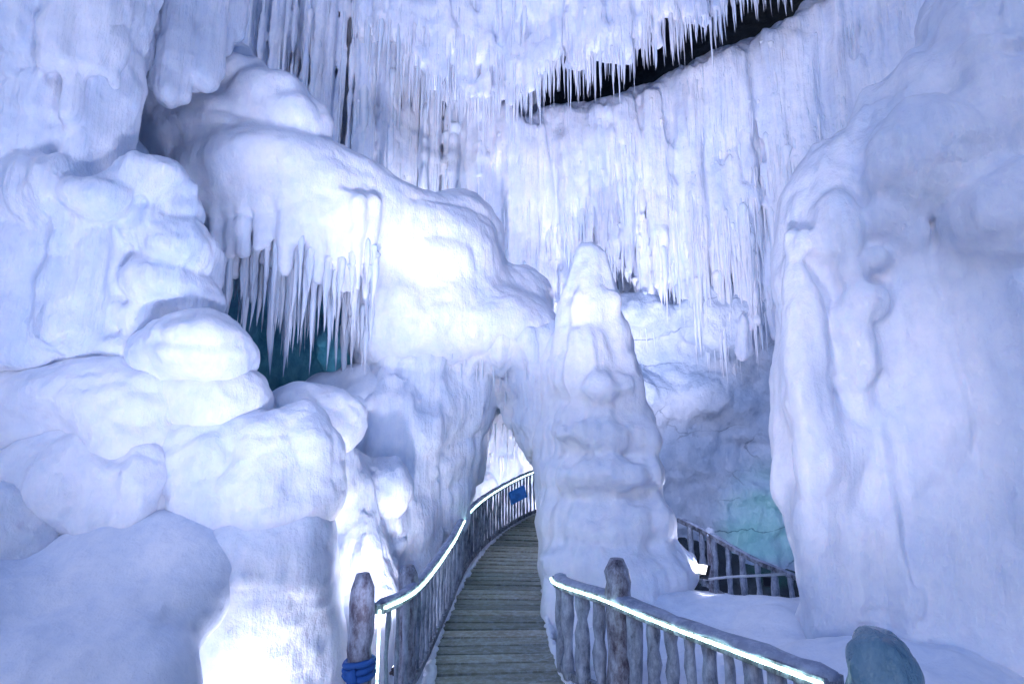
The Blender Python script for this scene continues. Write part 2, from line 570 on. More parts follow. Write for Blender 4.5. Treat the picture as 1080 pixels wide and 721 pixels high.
def hang_icicles(parent, spots, max_parts=100):
    """spots: (x, y, z, length, radius). The largest in view become parts, the rest one mass."""
    rn = random.Random(len(spots))
    spots = sorted(spots, key=lambda s: -s[3] * s[4] / (s[1] ** 2))
    for s in spots[:max_parts]:
        me = ICE[rn.randrange(len(ICE))][0]
        o = bpy.data.objects.new('icicle', me)
        C.objects.link(o)
        place(o, parent, s[:3], (s[4], s[4], s[3]), (rn.uniform(-.02, .02), rn.uniform(-.02, .02), rn.uniform(0, 6.28)))
    rest = spots[max_parts:]
    if rest:
        V, Fc = [], []
        for s in rest:
            _, v, f = ICE[rn.randrange(len(ICE))]
            a = rn.uniform(0, 6.28)
            ca, sa = math.cos(a), math.sin(a)
            w = np.stack([s[4] * (v[:, 0] * ca - v[:, 1] * sa) + s[0], s[4] * (v[:, 0] * sa + v[:, 1] * ca) + s[1], s[3] * v[:, 2] + s[2]], 1)
            b = len(V)
            V += w.tolist()
            Fc += [tuple(i + b for i in q) for q in f]
        o = link_mesh('small_icicles', V, Fc, M['icicle'], parent)
        o['kind'] = 'stuff'

def pick(v, n, cond, count, seed=0):
    idx = np.nonzero(cond)[0]
    r = np.random.default_rng(seed)
    if len(idx) == 0: return idx
    return r.choice(idx, min(count, len(idx)), replace=False)

def snap(v, n, spots, embed=0.06, rad=0.10):
    """move each icicle root up or down onto the lowest ice above its place; drop it where there is none"""
    cell = rad
    key = {}
    kx = np.floor(v[:, 0] / cell).astype(int); ky = np.floor(v[:, 1] / cell).astype(int)
    low = np.nonzero(n[:, 2] < 0.1)[0]
    for i in low:
        k = (kx[i], ky[i])
        j = key.get(k)
        if j is None or v[i, 2] < v[j, 2]: key[k] = i
    out = []
    for s in spots:
        a, b = int(math.floor(s[0] / cell)), int(math.floor(s[1] / cell))
        c = [key[(a + i, b + j)] for i in (-1, 0, 1) for j in (-1, 0, 1) if (a + i, b + j) in key]
        if not c: continue
        j = min(c, key=lambda q: abs(v[q, 2] - s[2]))
        if abs(v[j, 2] - s[2]) > 1.2: continue
        out.append((v[j, 0], v[j, 1], v[j, 2] + embed, s[3], s[4]))
    return out

def on_face(v, n, cond, count, Lr, rr, seed, sink=0.7):
    """icicles running down a wall of ice, their roots sunk into it"""
    r = random.Random(seed)
    out = []
    for i in pick(v, n, cond & (n[:, 1] < -0.15) & (n[:, 2] < 0.35), count, seed):
        rad = r.uniform(*rr) * r.choice((.5, .7, .9, 1, 1.3, 2.0))
        p = v[i] - n[i] * rad * sink
        out.append((p[0], p[1], p[2] + .05, r.uniform(*Lr) ** 1.0, rad))
    return out

def pix(v):
    """photo pixel of world points"""
    x, y, z = v[:, 0], v[:, 1], v[:, 2] - EYE
    d = y * cp + z * sp
    yc = -y * sp + z * cp
    return 540 + F * x / d, 360.5 - F * yc / d, d

# ================================================================== ICE FORMATIONS
def body(name, mass, mat, label, cat, base, group=None, **kw):
    v, f = mass.mesh(**kw)
    root = empty(name, base, label, cat, group)
    link_mesh('ice_body', v, f, mat, root)
    return root, v, normals(v, f)

# ---- 1. left massif: fluted hanging flow above, humps below
m = Mass(0.03, 0.16)
for u, v1, d, r in ((-120, 180, 6.4, 44), (-70, 170, 6.3, 40), (-25, 190, 6.2, 34), (15, 205, 6.1, 30), (48, 215, 6.2, 28), (82, 195, 6.1, 26), (110, 172, 6.3, 24), (128, 140, 6.45, 18), (30, 110, 5.9, 16), (75, 120, 5.9, 15), (118, 90, 6.1, 13), (0, 90, 5.9, 18),
                    (60, 60, 5.9, 26), (20, 40, 5.85, 24), (100, 70, 6.0, 20)):
    m.col(u, -260, v1, d, r * 1.05, r * 0.75, 0.1, low=True)
m.ell(20, 60, 7.0, 130, 190, 0.6)
m.col(92, 225, 350, 6.05, 30, 27, 0.06)
m.col(52, 235, 370, 6.1, 30, 34, 0.08)
for a in ((55, 205, 6.0, 54, 36), (98, 212, 5.95, 40, 26), (20, 215, 6.1, 50, 40), (164, 192, 6.3, 38, 24), (135, 203, 6.2, 34, 20), (0, 300, 6.1, 60, 90), (-80, 300, 6.1, 80, 120),
          (158, 240, 6.35, 30, 28), (192, 262, 6.4, 36, 34), (172, 300, 6.3, 40, 32), (205, 320, 6.5, 34, 28), (150, 340, 6.4, 46, 30), (15, 390, 6.1, 40, 40), (100, 375, 6.3, 70, 36), (214, 290, 6.7, 16, 40), (55, 110, 6.45, 60, 70), (30, 160, 6.3, 60, 50), (120, 185, 6.5, 30, 30), (188, 224, 6.5, 26, 22), (128, 285, 6.36, 18, 44), (130, 235, 6.3, 22, 22)):
    m.ell(*a, k=0.06)
m.ell(60, 480, 7.1, 210, 190, 0.9)
for a in ((70, 480, 6.4, 190, 90, .85), (245, 490, 6.55, 84, 80, .85), (150, 430, 6.5, 110, 60, .85), (180, 560, 6.3, 140, 60, .85)):
    m.ell(*a, k=.15)
m.ell(0, 300, 7.2, 170, 250, 0.8)
root1, v1, n1 = body('ice_massif', m, M['ice'], 'tall lumpy white ice massif with fluted hanging columns, filling the upper left', 'ice massif', P(20, 721, 6.2), amp=0.04, f=2.0, flute=0.05, ff=(5, 5, .4), seed=1.0, lumps=0.03, lf=(2.4, 2.4, 1.9))
# ---- 2. snow boulders piled below the massif
def boulder(parts, label, seed, h=0.028, k=0.16, amp=0.055, mat='flow', f=1.6, fine=0.016, lumps=0.032):
    m = Mass(h, k)
    for a in parts: m.ell(a[0], a[1], a[2] + .08, a[3] * 1.08, a[4] * 1.1, a[5])
    v, fc = m.mesh(amp=amp, f=f, seed=seed, fine=fine, lumps=lumps, lf=(2.0, 2.0, 2.6))
    c = v.mean(0)
    base = np.array([c[0], c[1], v[:, 2].min()])
    o = link_mesh('snow_boulder', v - base, fc, M[mat])
    o.location = Vector(base)
    tag(o, label, 'snow boulder', 'snow covered boulders piled on the left')
    return o
boulder([(205, 364, 6.0, 54, 33, .5), (178, 376, 6.1, 38, 34, .45), (215, 376, 6.1, 46, 30, .45)], 'smooth oval snow boulder on top of the pile beside the dark ice cave', 2)
boulder([(228, 424, 6.2, 50, 40, .5), (198, 410, 6.3, 46, 44, .5), (258, 440, 6.3, 26, 26, .3), (180, 440, 6.5, 60, 60, .4)], 'rounded snow boulder directly under the oval one, left of the cave floor', 3)
boulder([(95, 420, 5.9, 84, 40, .6), (138, 450, 5.85, 44, 56, .5), (45, 445, 5.9, 56, 44, .5), (90, 460, 6.0, 90, 50, .5)], 'broad dome shaped snow boulder with a dark crease beneath it', 4, k=.2)
boulder([(85, 510, 5.7, 88, 62, .6), (132, 520, 5.65, 38, 54, .45), (30, 510, 5.75, 60, 56, .5), (55, 525, 5.4, 28, 50, .3), (108, 530, 5.4, 24, 50, .28), (146, 522, 5.45, 22, 52, .28)], 'large pitted snow boulder below the broad dome', 5, amp=0.05, f=2.6, fine=0.02, k=.1)
boulder([(0, 590, 5.2, 62, 78, .6), (-40, 600, 5.2, 70, 90, .6), (30, 640, 5.2, 50, 60, .5)], 'upright snow boulder cut by the left edge of the picture', 6, amp=0.06, f=2.5, fine=0.015)
boulder([(255, 472, 6.1, 92, 34, .5), (268, 520, 5.95, 84, 56, .55), (215, 500, 6.0, 54, 58, .5), (318, 490, 6.1, 32, 60, .4)], 'widest flat topped snow boulder right of the pitted one', 7, k=.2, amp=.05)
boulder([(165, 548, 5.7, 32, 30, .3), (150, 530, 5.75, 32, 30, .3)], 'smallest snow boulder wedged between two larger ones', 8)
boulder([(325, 428, 6.9, 38, 24, .4), (352, 444, 6.9, 30, 30, .4), (300, 444, 6.8, 34, 24, .4)], 'low snow boulder on the sill of the dark cave', 9)
boulder([(262, 590, 5.75, 74, 48, .5), (290, 640, 5.7, 52, 80, .5), (240, 660, 5.75, 60, 70, .5), (318, 600, 5.75, 32, 70, .4), (325, 690, 5.8, 34, 80, .4), (270, 740, 5.8, 90, 60, .5)], 'snow block glaring white in the floodlight', 10, k=.22, amp=.06, f=1.5, lumps=.012)
# the lower snow slope in front of the boulders
m = Mass(0.035, 0.3)
for a in ((110, 640, 5.2, 130, 66, .7), (190, 600, 5.5, 70, 50, .5), (40, 730, 4.4, 150, 80, .8), (-120, 700, 4.5, 160, 120, .9), (120, 770, 4.3, 72, 80, .5), (120, 600, 5.5, 80, 50, .5), (50, 850, 5.0, 200, 120, 1.0)):
    m.ell(*a)
v, f = m.mesh(amp=0.05, f=1.2, seed=14, fine=0.008, lumps=.03, lf=1.2)
o = link_mesh('snow_slope', v, f, M['snow'])
tag(o, 'smooth shadowed snow slope in the lower left corner under the boulders', 'snow slope')

# ---- 3. ice shelf with the dark cave beneath
m = Mass(0.036, 0.3)
for a in ((205, 120, 8.8, 52, 28, .8), (240, 150, 8.8, 75, 45, .9), (290, 190, 8.6, 80, 45, 1.0), (340, 220, 8.7, 70, 55, 1.0), (250, 205, 8.7, 60, 42, .9), (200, 180, 9.0, 60, 70, .9),
          (385, 235, 9.1, 50, 60, 1.0), (430, 270, 9.4, 60, 70, 1.0), (460, 330, 9.6, 50, 60, 1.0), (410, 330, 9.3, 38, 70, .9), (420, 395, 9.3, 45, 50, .8), (360, 250, 8.55, 40, 22, .8), (300, 238, 8.5, 66, 16, .7), (250, 230, 8.55, 30, 20, .7),
          (160, 110, 9.2, 40, 40, .9), (480, 260, 10.2, 50, 60, 1.0), (150, 250, 9.6, 80, 140, .8)):
    m.ell(*a)
for a in ((258, 82, 8.6, 30, 22, .4), (285, 105, 8.5, 44, 30, .5), (310, 130, 8.45, 36, 28, .5), (330, 135, 8.5, 18, 32, .3), (245, 60, 8.9, 20, 20, .4)):
    m.ell(*a, k=0.12)
rn = random.Random(77)
for k in range(84):
    u = 229 + (k % 42) * 4.0 + rn.uniform(-2, 2)
    d = rn.uniform(7.72, 8.0) if k < 42 else rn.uniform(8.1, 8.6)
    e = 26 * max(0, (u - 320) / 60)
    vb = 262 + rn.uniform(-16, 26) + e
    a = P(u, 196 + e * .6, d + .12); b = P(u, vb, d)
    m.rod(a, (a[0], b[1], b[2]), rn.uniform(.10, .13), rn.uniform(.028, .04), .07)
for a in ((495, 310, 9.9, 40, 50, .9), (520, 345, 9.9, 50, 40, .9), (470, 300, 9.7, 40, 60, .9), (545, 330, 10.4, 40, 50, .9), (440, 345, 9.0, 60, 44, .8), (500, 352, 9.25, 60, 34, .8), (545, 350, 9.4, 46, 26, .7), (470, 290, 9.5, 50, 60, .8)):
    m.ell(*a, k=.45)
root3, v3, n3 = body('ice_shelf', m, M['flow'], 'thick rounded ice shelf with a knob on top and icicles over a dark cave', 'ice shelf', P(330, 420, 9.2), amp=0.06, f=1.0, flute=0.02, seed=20.0, lumps=0.03, lf=(1.2, 1.2, 1.6))
S3 = []
for k in range(330):
    u = random.uniform(226, 400)
    S3.append((*P(u, 250 + 22 * max(0, (u - 330) / 60), random.uniform(7.8, 8.9)), random.choice((.4, .6, .8, 1.0, 1.3)) * random.uniform(.75, 1.2) * (1.15 - .35 * abs(u - 300) / 90), random.uniform(.04, .085)))
for u, L, r in ((238, 1.0, .08), (262, 1.7, .09), (285, 1.8, .10), (308, 1.4, .09), (300, 2.0, .10), (335, 1.5, .09), (350, 1.7, .10), (382, 1.4, .10), (322, 1.9, .09), (372, 1.2, .08), (275, 1.3, .08), (343, 1.0, .08)):
    S3.append((*P(u, 255, 8.05), L, r))
hang_icicles(root3, snap(v3, n3, S3, .10, .08), 100)
# floor and rear of the cave: ice with the shade put into its dark colour
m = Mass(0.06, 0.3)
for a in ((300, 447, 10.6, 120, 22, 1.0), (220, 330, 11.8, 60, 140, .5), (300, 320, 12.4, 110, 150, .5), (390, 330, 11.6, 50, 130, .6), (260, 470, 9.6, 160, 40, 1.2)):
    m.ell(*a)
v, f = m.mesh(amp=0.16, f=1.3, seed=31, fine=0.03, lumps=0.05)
o = link_mesh('shaded_cave_ice', v, f, M['cave_shade_ice'])
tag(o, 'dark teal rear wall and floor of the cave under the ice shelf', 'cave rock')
m = Mass(0.035, 0.12)
for a in ((352, 408, 8.6, 30, 16), (378, 398, 8.7, 22, 16), (335, 418, 8.5, 24, 12), (395, 420, 8.6, 40, 26), (375, 425, 8.4, 46, 18)):
    m.ell(*a)
v, f = m.mesh(amp=0.05, f=2.4, seed=33, fine=0.01)
o = link_mesh('snow_heap', v, f, M['snow'])
tag(o, 'small heap of rounded snow at the right mouth of the cave', 'snow heap')

# ---- 4. ice arch over the boardwalk
m = Mass(0.04, 0.22)
for a in ((430, 380, 9.2, 55, 40, .8), (480, 370, 9.4, 60, 38, .9), (540, 372, 9.4, 60, 36, .9), (585, 395, 9.2, 40, 50, .8), (500, 405, 9.3, 30, 26, .6), (550, 408, 9.2, 34, 22, .6), (570, 440, 9.0, 22, 50, .6),
          (455, 440, 9.1, 50, 60, .8), (470, 500, 9.0, 30, 80, .7), (430, 520, 8.6, 45, 90, .7), (410, 450, 8.6, 40, 60, .7), (390, 560, 7.9, 50, 90, .6), (360, 600, 7.2, 45, 130, .6), (440, 600, 8.2, 26, 80, .5), (385, 660, 6.9, 40, 100, .5),
          (496, 455, 9.2, 16, 50, .5), (508, 428, 9.2, 14, 30, .5), (552, 425, 9.1, 18, 34, .5), (480, 350, 9.9, 50, 40, .8)):
    m.ell(*a)
for a in ((405, 515, 7.6, 24, 30, .35), (420, 470, 8.3, 26, 24, .35), (395, 480, 8.2, 30, 26, .4), (445, 455, 8.4, 26, 24, .4), (375, 430, 8.3, 34, 22, .4), (345, 500, 7.0, 28, 60, .4)):
    m.ell(*a, k=0.1)
root4, v4, n4 = body('ice_arch', m, M['ice'], 'pointed arch of white ice spanning the boardwalk', 'ice arch', P(440, 640, 8.6), amp=0.05, f=1.4, flute=0.07, ff=(4.5, 4.5, .35), seed=40.0, lumps=0.06, lf=(2.0, 2.0, 1.6))
S4 = []
uu, vv, dd = pix(v4)
for i in pick(v4, n4, (n4[:, 2] < -0.25) & (n4[:, 1] < 0.4) & (uu > 470) & (uu < 580) & (vv < 470), 30, 5):
    S4.append((*v4[i] + np.array([0, 0.02, 0.06]), random.uniform(.15, .4), random.uniform(.02, .04)))
hang_icicles(root4, S4)

# ---- 5. ice pillar
m = Mass(0.035, 0.2)
chain = [(621, 292, 8.7, 22), (622, 325, 8.6, 31), (626, 360, 8.5, 40), (628, 400, 8.4, 49), (633, 450, 8.3, 57), (637, 500, 8.1, 64), (642, 550, 7.8, 71), (652, 600, 7.5, 82), (660, 660, 7.2, 92), (660, 730, 7.0, 92)]
for u, v, d, r in chain:
    m.ell(u, v, d, r, 40, r * d / F * .9)
rn = random.Random(4)
for v in range(330, 640, 44):
    t = (v - 282) / (660 - 282)
    cx = 622 + 38 * t; r = 18 + 66 * t; d = 8.6 - 1.4 * t
    for k in range(3):
        a = rn.uniform(-.9, .9)
        m.ell(cx + a * r * .45, v + rn.uniform(-12, 12), d - .42 * r * d / F * math.cos(a * 1.2), r * rn.uniform(.6, .85), rn.uniform(12, 20), r * d / F * .45, k=.12)
for a in ((588, 420, 8.7, 24, 70, .4), (580, 500, 8.4, 16, 70, .4), (588, 580, 7.9, 20, 60, .4), (600, 650, 7.0, 26, 50, .4)):
    m.ell(*a)
v, f = m.mesh(amp=0.035, f=1.6, flute=0.05, ff=(5.5, 5.5, .45), seed=60, fine=0.014, lumps=0.018, lf=(1.3, 1.3, 2.4))
o = link_mesh('ice_pillar', v, f, M['flow'])
tag(o, 'tapering white ice pillar with stepped bulges, right of the boardwalk', 'ice pillar')

# ---- 6. snow bank behind the right railing
m = Mass(0.04, 0.35)
for a in ((700, 665, 6.8, 75, 40, .7), (745, 690, 6.3, 80, 46, .8), (800, 720, 6.0, 110, 70, .9), (870, 720, 5.6, 110, 80, .9), (650, 760, 6.2, 110, 90, .9), (790, 790, 4.8, 200, 90, .9), (950, 800, 4.2, 200, 110, .9)):
    m.ell(*a)
v, f = m.mesh(amp=0.06, f=1.3, seed=70, fine=0.014, lumps=.035, lf=1.6)
o = link_mesh('snow_bank', v, f, M['snow'])
tag(o, 'smooth snow bank between the ice pillar and the big right hand massif', 'snow bank')

# ---- 7. right massif
m = Mass(0.03, 0.22)
for a in ((985, 330, 5.9, 130, 190, .8), (1010, 160, 6.0, 110, 110, .8), (1075, 60, 5.8, 90, 110, .8), (930, 190, 6.1, 80, 70, .7), (880, 230, 6.1, 50, 60, .5), (865, 300, 6.0, 44, 80, .5), (860, 420, 5.9, 40, 110, .5), (872, 520, 5.8, 44, 110, .5),
          (900, 600, 5.6, 50, 130, .5), (1000, 540, 5.4, 120, 200, .7), (1100, 400, 5.2, 120, 320, .8), (1100, 200, 5.6, 110, 200, .8), (1060, 680, 4.9, 130, 140, .6), (905, 720, 5.3, 60, 110, .5), (1040, 20, 6.4, 60, 60, .6)):
    m.ell(*a)
for a in ((932, 236, 5.5, 32, 28, .3), (950, 252, 5.45, 28, 22, .25), (892, 290, 5.55, 24, 22, .25), (885, 250, 5.6, 26, 44, .3), (890, 380, 5.6, 34, 80, .35), (880, 470, 5.4, 30, 56, .3), (900, 560, 5.25, 24, 80, .25), (842, 420, 5.65, 18, 60, .25), (868, 262, 5.62, 20, 22, .25), (905, 320, 5.42, 20, 22, .25), (884, 345, 5.5, 18, 26, .25), (850, 330, 5.62, 16, 40, .25), (915, 275, 5.46, 20, 18, .25), (840, 520, 5.6, 14, 60, .2)):
    m.ell(*a, k=0.06)
for a in ((1062, 232, 4.95, 58, 48, .45), (1080, 215, 4.95, 50, 50, .45), (1000, 165, 5.35, 84, 66, .45), (960, 200, 5.5, 50, 40, .4), (1070, 120, 5.25, 66, 60, .45), (1050, 60, 5.35, 26, 12, .3)):
    m.ell(*a, k=0.09)
for u, v0, v1_, d, r in ((838, 330, 600, 5.5, 9), (850, 380, 640, 5.42, 11), (868, 450, 660, 5.32, 10), (832, 250, 420, 5.7, 8), (860, 520, 720, 5.4, 14), (885, 560, 740, 5.2, 16), (925, 560, 760, 5.0, 18), (950, 600, 760, 4.95, 14), (985, 590, 770, 4.85, 20), (1015, 560, 780, 4.8, 18), (1050, 580, 780, 4.65, 22), (1085, 540, 780, 4.5, 24)):
    m.col(u, v0, v1_, d, r * .25, r * 1.2, 0.30)
root7, v7, n7 = body('ice_massif', m, M['flow'], 'huge snow covered ice massif with frozen flows filling the right side', 'ice massif', P(960, 740, 5.3), amp=0.05, f=1.3, flute=0.055, ff=(5, 5, .35), seed=80.0, lumps=0.038, lf=(1.3, 1.3, 1.1), fine=.012)
# ---- 8. curtains of ice on the rear wall
def curtain(name, label, spec, mat, h, k, base, icicles, seed, **kw):
    """spec: list of (u, v_top, v_bottom, d, r_px)"""
    m = Mass(h, k)
    for u, v0, v1_, d, r in spec:
        m.col(u, v0, v1_, d, r, r * 0.6, low=v0 < -200)
    v, f = m.mesh(seed=seed, **kw)
    root = empty(name, base, label, 'ice curtain', 'ice curtains on the rear wall')
    link_mesh('ice_body', v, f, mat, root)
    n = normals(v, f)
    hang_icicles(root, icicles(v, n))
    return root, v, n

rn = random.Random(21)
# 8a left curtain: long dense organ-pipe icicles
spec, ic = [], []
for k in range(84):
    u = 232 + k * 3.9 + rn.uniform(-3, 3)
    vb = 165 + (u - 230) * .40 + rn.uniform(-45, 40)
    spec.append((u, -430, vb, 14.0 + rn.uniform(-.45, .35), rn.choice((3, 4, 5, 6, 9)) * rn.uniform(.8, 1.2)))
for k in range(26):
    spec.append((215 + k * 14 + rn.uniform(-4, 4), -430, 290, 14.9, 13))
def ic_a(v, n):
    u_, v_, d_ = pix(v)
    return (on_face(v, n, (v_ > -140) & (v_ < 170), 650, (1.2, 4.4), (.04, .10), 31)
            + on_face(v, n, (v_ > 60) & (v_ < 270), 320, (.6, 2.0), (.03, .07), 32))
curtain('ice_curtain', 'curtain of long organ pipe icicles behind the knobbed shelf', spec, M['curtain'], 0.05, 0.07, P(370, 250, 14.2), ic_a, 90, amp=0.05, f=1.2, flute=0.08, ff=(2.6, 2.6, .14), fine=0.02)

# 8b broad curtain under the dark gap
spec, ic = [], []
def top_edge(u): return float(np.interp(u, [500, 550, 600, 650, 700, 750, 800, 850, 900, 1100], [95, 126, 112, 108, 82, 66, 42, 12, -10, -60]))
def low_edge(u): return float(np.interp(u, [500, 560, 620, 650, 680, 720, 760, 800, 840, 1100], [330, 345, 345, 280, 306, 338, 366, 352, 290, 150]))
for k in range(76):
    u = 500 + k * 7.6 + rn.uniform(-4, 4)
    spec.append((u, top_edge(u) + rn.uniform(8, 20), low_edge(u) + rn.uniform(-30, 20), 14.0 + rn.uniform(-.3, .3) - .9 * max(0, (u - 780) / 200), rn.uniform(9, 15)))
for k in range(34):
    u = 505 + k * 17
    spec.append((u, top_edge(u) + 24, low_edge(u) - 20, 14.5 - .9 * max(0, (u - 780) / 200), 24))
fr = [(*P(u, low_edge(u), rn.uniform(13.2, 14.4)), rn.choice((.3, .5, .8, 1.2)) * rn.uniform(.8, 1.2), rn.uniform(.04, .10)) for u in [rn.uniform(630, 860) for k in range(240)]]
def ic_b(v, n):
    u_, v_, d_ = pix(v)
    lo = np.interp(u_, [500, 560, 620, 650, 680, 720, 760, 800, 840, 1100], [330, 345, 345, 280, 306, 338, 366, 352, 290, 150])
    return (snap(v, n, fr) + on_face(v, n, (v_ > lo - 130) & (v_ < lo - 25) & (u_ > 505), 700, (.4, 1.4), (.03, .07), 41)
            + on_face(v, n, (u_ > 725) & (v_ > 470 - .42 * u_) & (v_ < lo - 40), 900, (.5, 2.3), (.03, .075), 42)
            + on_face(v, n, (v_ < lo - 90) & (u_ > 505), 900, (.25, .9), (.02, .045), 43))
root8, v8, n8 = curtain('ice_curtain', 'broad white ice curtain below the dark gap, fringed with bluish icicles', spec, M['curtain'], 0.055, 0.22, P(680, 360, 14), ic_b, 100, amp=0.11, f=0.8, flute=0.09, ff=(5.0, 5.0, .25), fine=0.015)

# 8c overhanging ceiling ice in front of the gap
spec, ic = [], []
def lip(u): return float(np.interp(u, [380, 430, 500, 535, 560, 620, 700, 760, 800, 830, 860, 900], [20, 62, 112, 110, 88, 69, 40, 8, -14, -30, -56, -96]))
for k in range(48):
    u = 390 + k * 10.4 + rn.uniform(-4, 4)
    spec.append((u, -430, lip(u) + rn.uniform(-26, 4), 12.6 + rn.uniform(-.3, .3), rn.uniform(9, 16)))
for k in range(22):
    u = 395 + k * 22
    spec.append((u, -430, lip(u) - 36, 13.0, 26))
fo = [(*P(u, lip(u) - 10, rn.uniform(12.2, 13.2)), rn.choice((.3, .5, .7, 1.0)) * rn.uniform(.8, 1.3), rn.uniform(.022, .045)) for u in [rn.uniform(430, 860) for k in range(560)]]
def ic_c(v, n):
    u_, v_, d_ = pix(v)
    lo = np.interp(u_, [380, 430, 500, 560, 620, 700, 760, 800, 830], [20, 62, 112, 92, 76, 48, 14, -8, -24])
    return snap(v, n, fo) + on_face(v, n, (v_ > lo - 70) & (v_ < lo), 420, (.3, 1.0), (.02, .045), 51) + on_face(v, n, (u_ < 560) & (v_ > -20), 90, (.6, 1.8), (.03, .06), 52)
root9, v9, n9 = curtain('ice_overhang', 'pinkish white ice overhang hanging from above in front of the dark gap', spec, M['curtain'], 0.055, 0.25, P(600, 90, 12.6), ic_c, 110, amp=0.10, f=0.9, flute=0.08, ff=(5.0, 5.0, .3), fine=0.02, lumps=0.012)

# 8d two thick hanging columns left of the knob
m = Mass(0.035, 0.035)
for u, v1_, d, r in ((176, 98, 7.2, 16), (164, 90, 7.3, 12), (190, 100, 7.3, 11), (215, 82, 7.5, 15), (226, 72, 7.6, 11), (205, 86, 7.7, 10), (243, 30, 8.4, 14), (232, 50, 8.2, 12), (150, 60, 7.8, 14)):
    m.col(u, -300, v1_, d, r * 1.1, r * .95, low=True)
v, f = m.mesh(amp=0.03, f=2.0, flute=0.05, seed=120, fine=0.01)
o = link_mesh('ice_column', v, f, M['ice'])
tag(o, 'cluster of thick white ice columns hanging left of the knob', 'ice columns')

# ---- 9. rear wall of the right recess and the wall seen through the arch
m = Mass(0.06, 0.3)
rn = random.Random(5)
for k in range(30):
    m.ell(rn.uniform(640, 860), rn.uniform(330, 640), rn.uniform(13.2, 13.5), rn.uniform(40, 70), rn.uniform(16, 40), .5, k=.3)
m.ell(750, 440, 13.8, 170, 230, .7)
m.ell(750, 330, 14.3, 150, 100, .6)
v, f = m.mesh(amp=0.08, f=1.0, flute=0.04, seed=130, fine=0.04, lumps=0.06, lf=(.7, .7, 1.6))
o = link_mesh('recess_wall', v, f, M['blue_ice'])
tag(o, 'cracked blue grey ice wall in the recess behind the lower railing', 'ice wall')
m = Mass(0.06, 0.25)
for a in ((775, 640, 11.4, 90, 40, .5), (730, 620, 11.6, 60, 50, .5), (830, 650, 11.0, 70, 34, .5), (790, 690, 10.6, 120, 40, .6)):
    m.ell(*a)
v, f = m.mesh(amp=0.14, f=1.6, seed=135, fine=0.04, lumps=0.05)
o = link_mesh('rock_ledge', v, f, M['rock'])
tag(o, 'low dark wet rock ledge behind the lower railing', 'rock ledge')
m = Mass(0.07, 0.3)
for k in range(30):
    m.ell(rn.uniform(430, 640), rn.uniform(400, 580), rn.uniform(18.6, 19.4), rn.uniform(14, 30), rn.uniform(14, 40), .6, k=.12)
m.ell(530, 480, 19.9, 130, 130, .8)
v, f = m.mesh(amp=0.12, f=1.0, flute=0.08, seed=140, fine=0.03)
ww = empty('ice_wall', P(530, 540, 19), 'pale ice wall seen through the arch beyond the boardwalk', 'ice wall')
link_mesh('ice_body', v, f, M['ice'], ww)
hang_icicles(ww, [(*P(rn.uniform(500, 560), rn.uniform(440, 485), 17.9), rn.uniform(.3, .9), rn.uniform(.03, .07)) for k in range(40)])

# ---- 10. cliff of dark rock behind and above everything
def cliff():
    nu, nv = 120, 70
    v, fc = [], []
    for j in range(nv):
        for i in range(nu):
            a = math.pi * (i / (nu - 1))            # half ring round the canyon
            x = -24 * math.cos(a); y = 3 + 19.5 * math.sin(a)
            z = -2 + 24 * j / (nv - 1)
            v.append((x, y, z))
    v = np.array(v, np.float32)
    dsp = 1.2 * fbm(v, .22, 5, 4)
    c = np.array([0, 3, 0])
    r = v - c; r[:, 2] = 0
    r /= np.linalg.norm(r, axis=1, keepdims=True)
    v = v + r * dsp[:, None]
    back = v + r * 3.0
    A = len(v)
    for j in range(nv - 1):
        for i in range(nu - 1):
            p = j * nu + i
            fc.append((p, p + 1, p + nu + 1, p + nu))
            fc.append((A + p, A + p + nu, A + p + nu + 1, A + p + 1))
    j = nv - 1
    for i in range(nu - 1):
        p = j * nu + i
        fc.append((p, p + 1, A + p + 1, A + p))
    allv = np.concatenate([v, back])
    o = link_mesh('rock_cliff', allv, fc, M['rock'])
    tag(o, 'dark rock cliff behind the ice, showing in the black gap', 'cliff')
cliff()
# rock roof over the rear of the canyon
m = Mass(0.16, 0.8)
for x, y, z, rx, ry, rz in ((-9, 20, 22.5, 10, 6.5, 2.2), (2, 20, 22.8, 10, 6.5, 2.4), (12, 20, 22.5, 10, 6, 2.4), (2, 15.5, 23.2, 9, 3.5, 1.8), (-7, 15.5, 23, 7, 3.5, 1.8)):
    m.pr.append(('e', np.array([x, y, z], float), np.array([rx, ry, rz], float), None, 0))
v, f = m.mesh(amp=0.5, f=.5, seed=150, fine=0.1)
o = link_mesh('rock_overhang', v, f, M['rock'])
tag(o, 'dark rock roof from which the rear ice hangs', 'rock overhang')

# ------------------------------------------------------------------ snow ground
nx = 150
g = np.linspace(-1, 1, nx)
gx = np.sign(g) * np.abs(g) ** 2.6 * 400
X, Y = np.meshgrid(gx, gx + 6, indexing='ij')
pts = np.stack([X.ravel(), Y.ravel(), np.zeros(X.size)], 1).astype(np.float32)
dist = np.hypot(pts[:, 0], pts[:, 1] - 6)
Zg = -0.75 + 0.12 * fbm(pts, .8, 2, 3) + 1.5 * np.clip((dist - 25) / 60, 0, 1) * fbm(pts, .03, 3, 3)
pts[:, 2] = Zg
ii = np.arange(nx * nx).reshape(nx, nx)
q = np.stack([ii[:-1, :-1], ii[1:, :-1], ii[1:, 1:], ii[:-1, 1:]], -1).reshape(-1, 4)
o = link_mesh('snow_ground', pts, q, M['snow'])
tag(o, kind='structure')

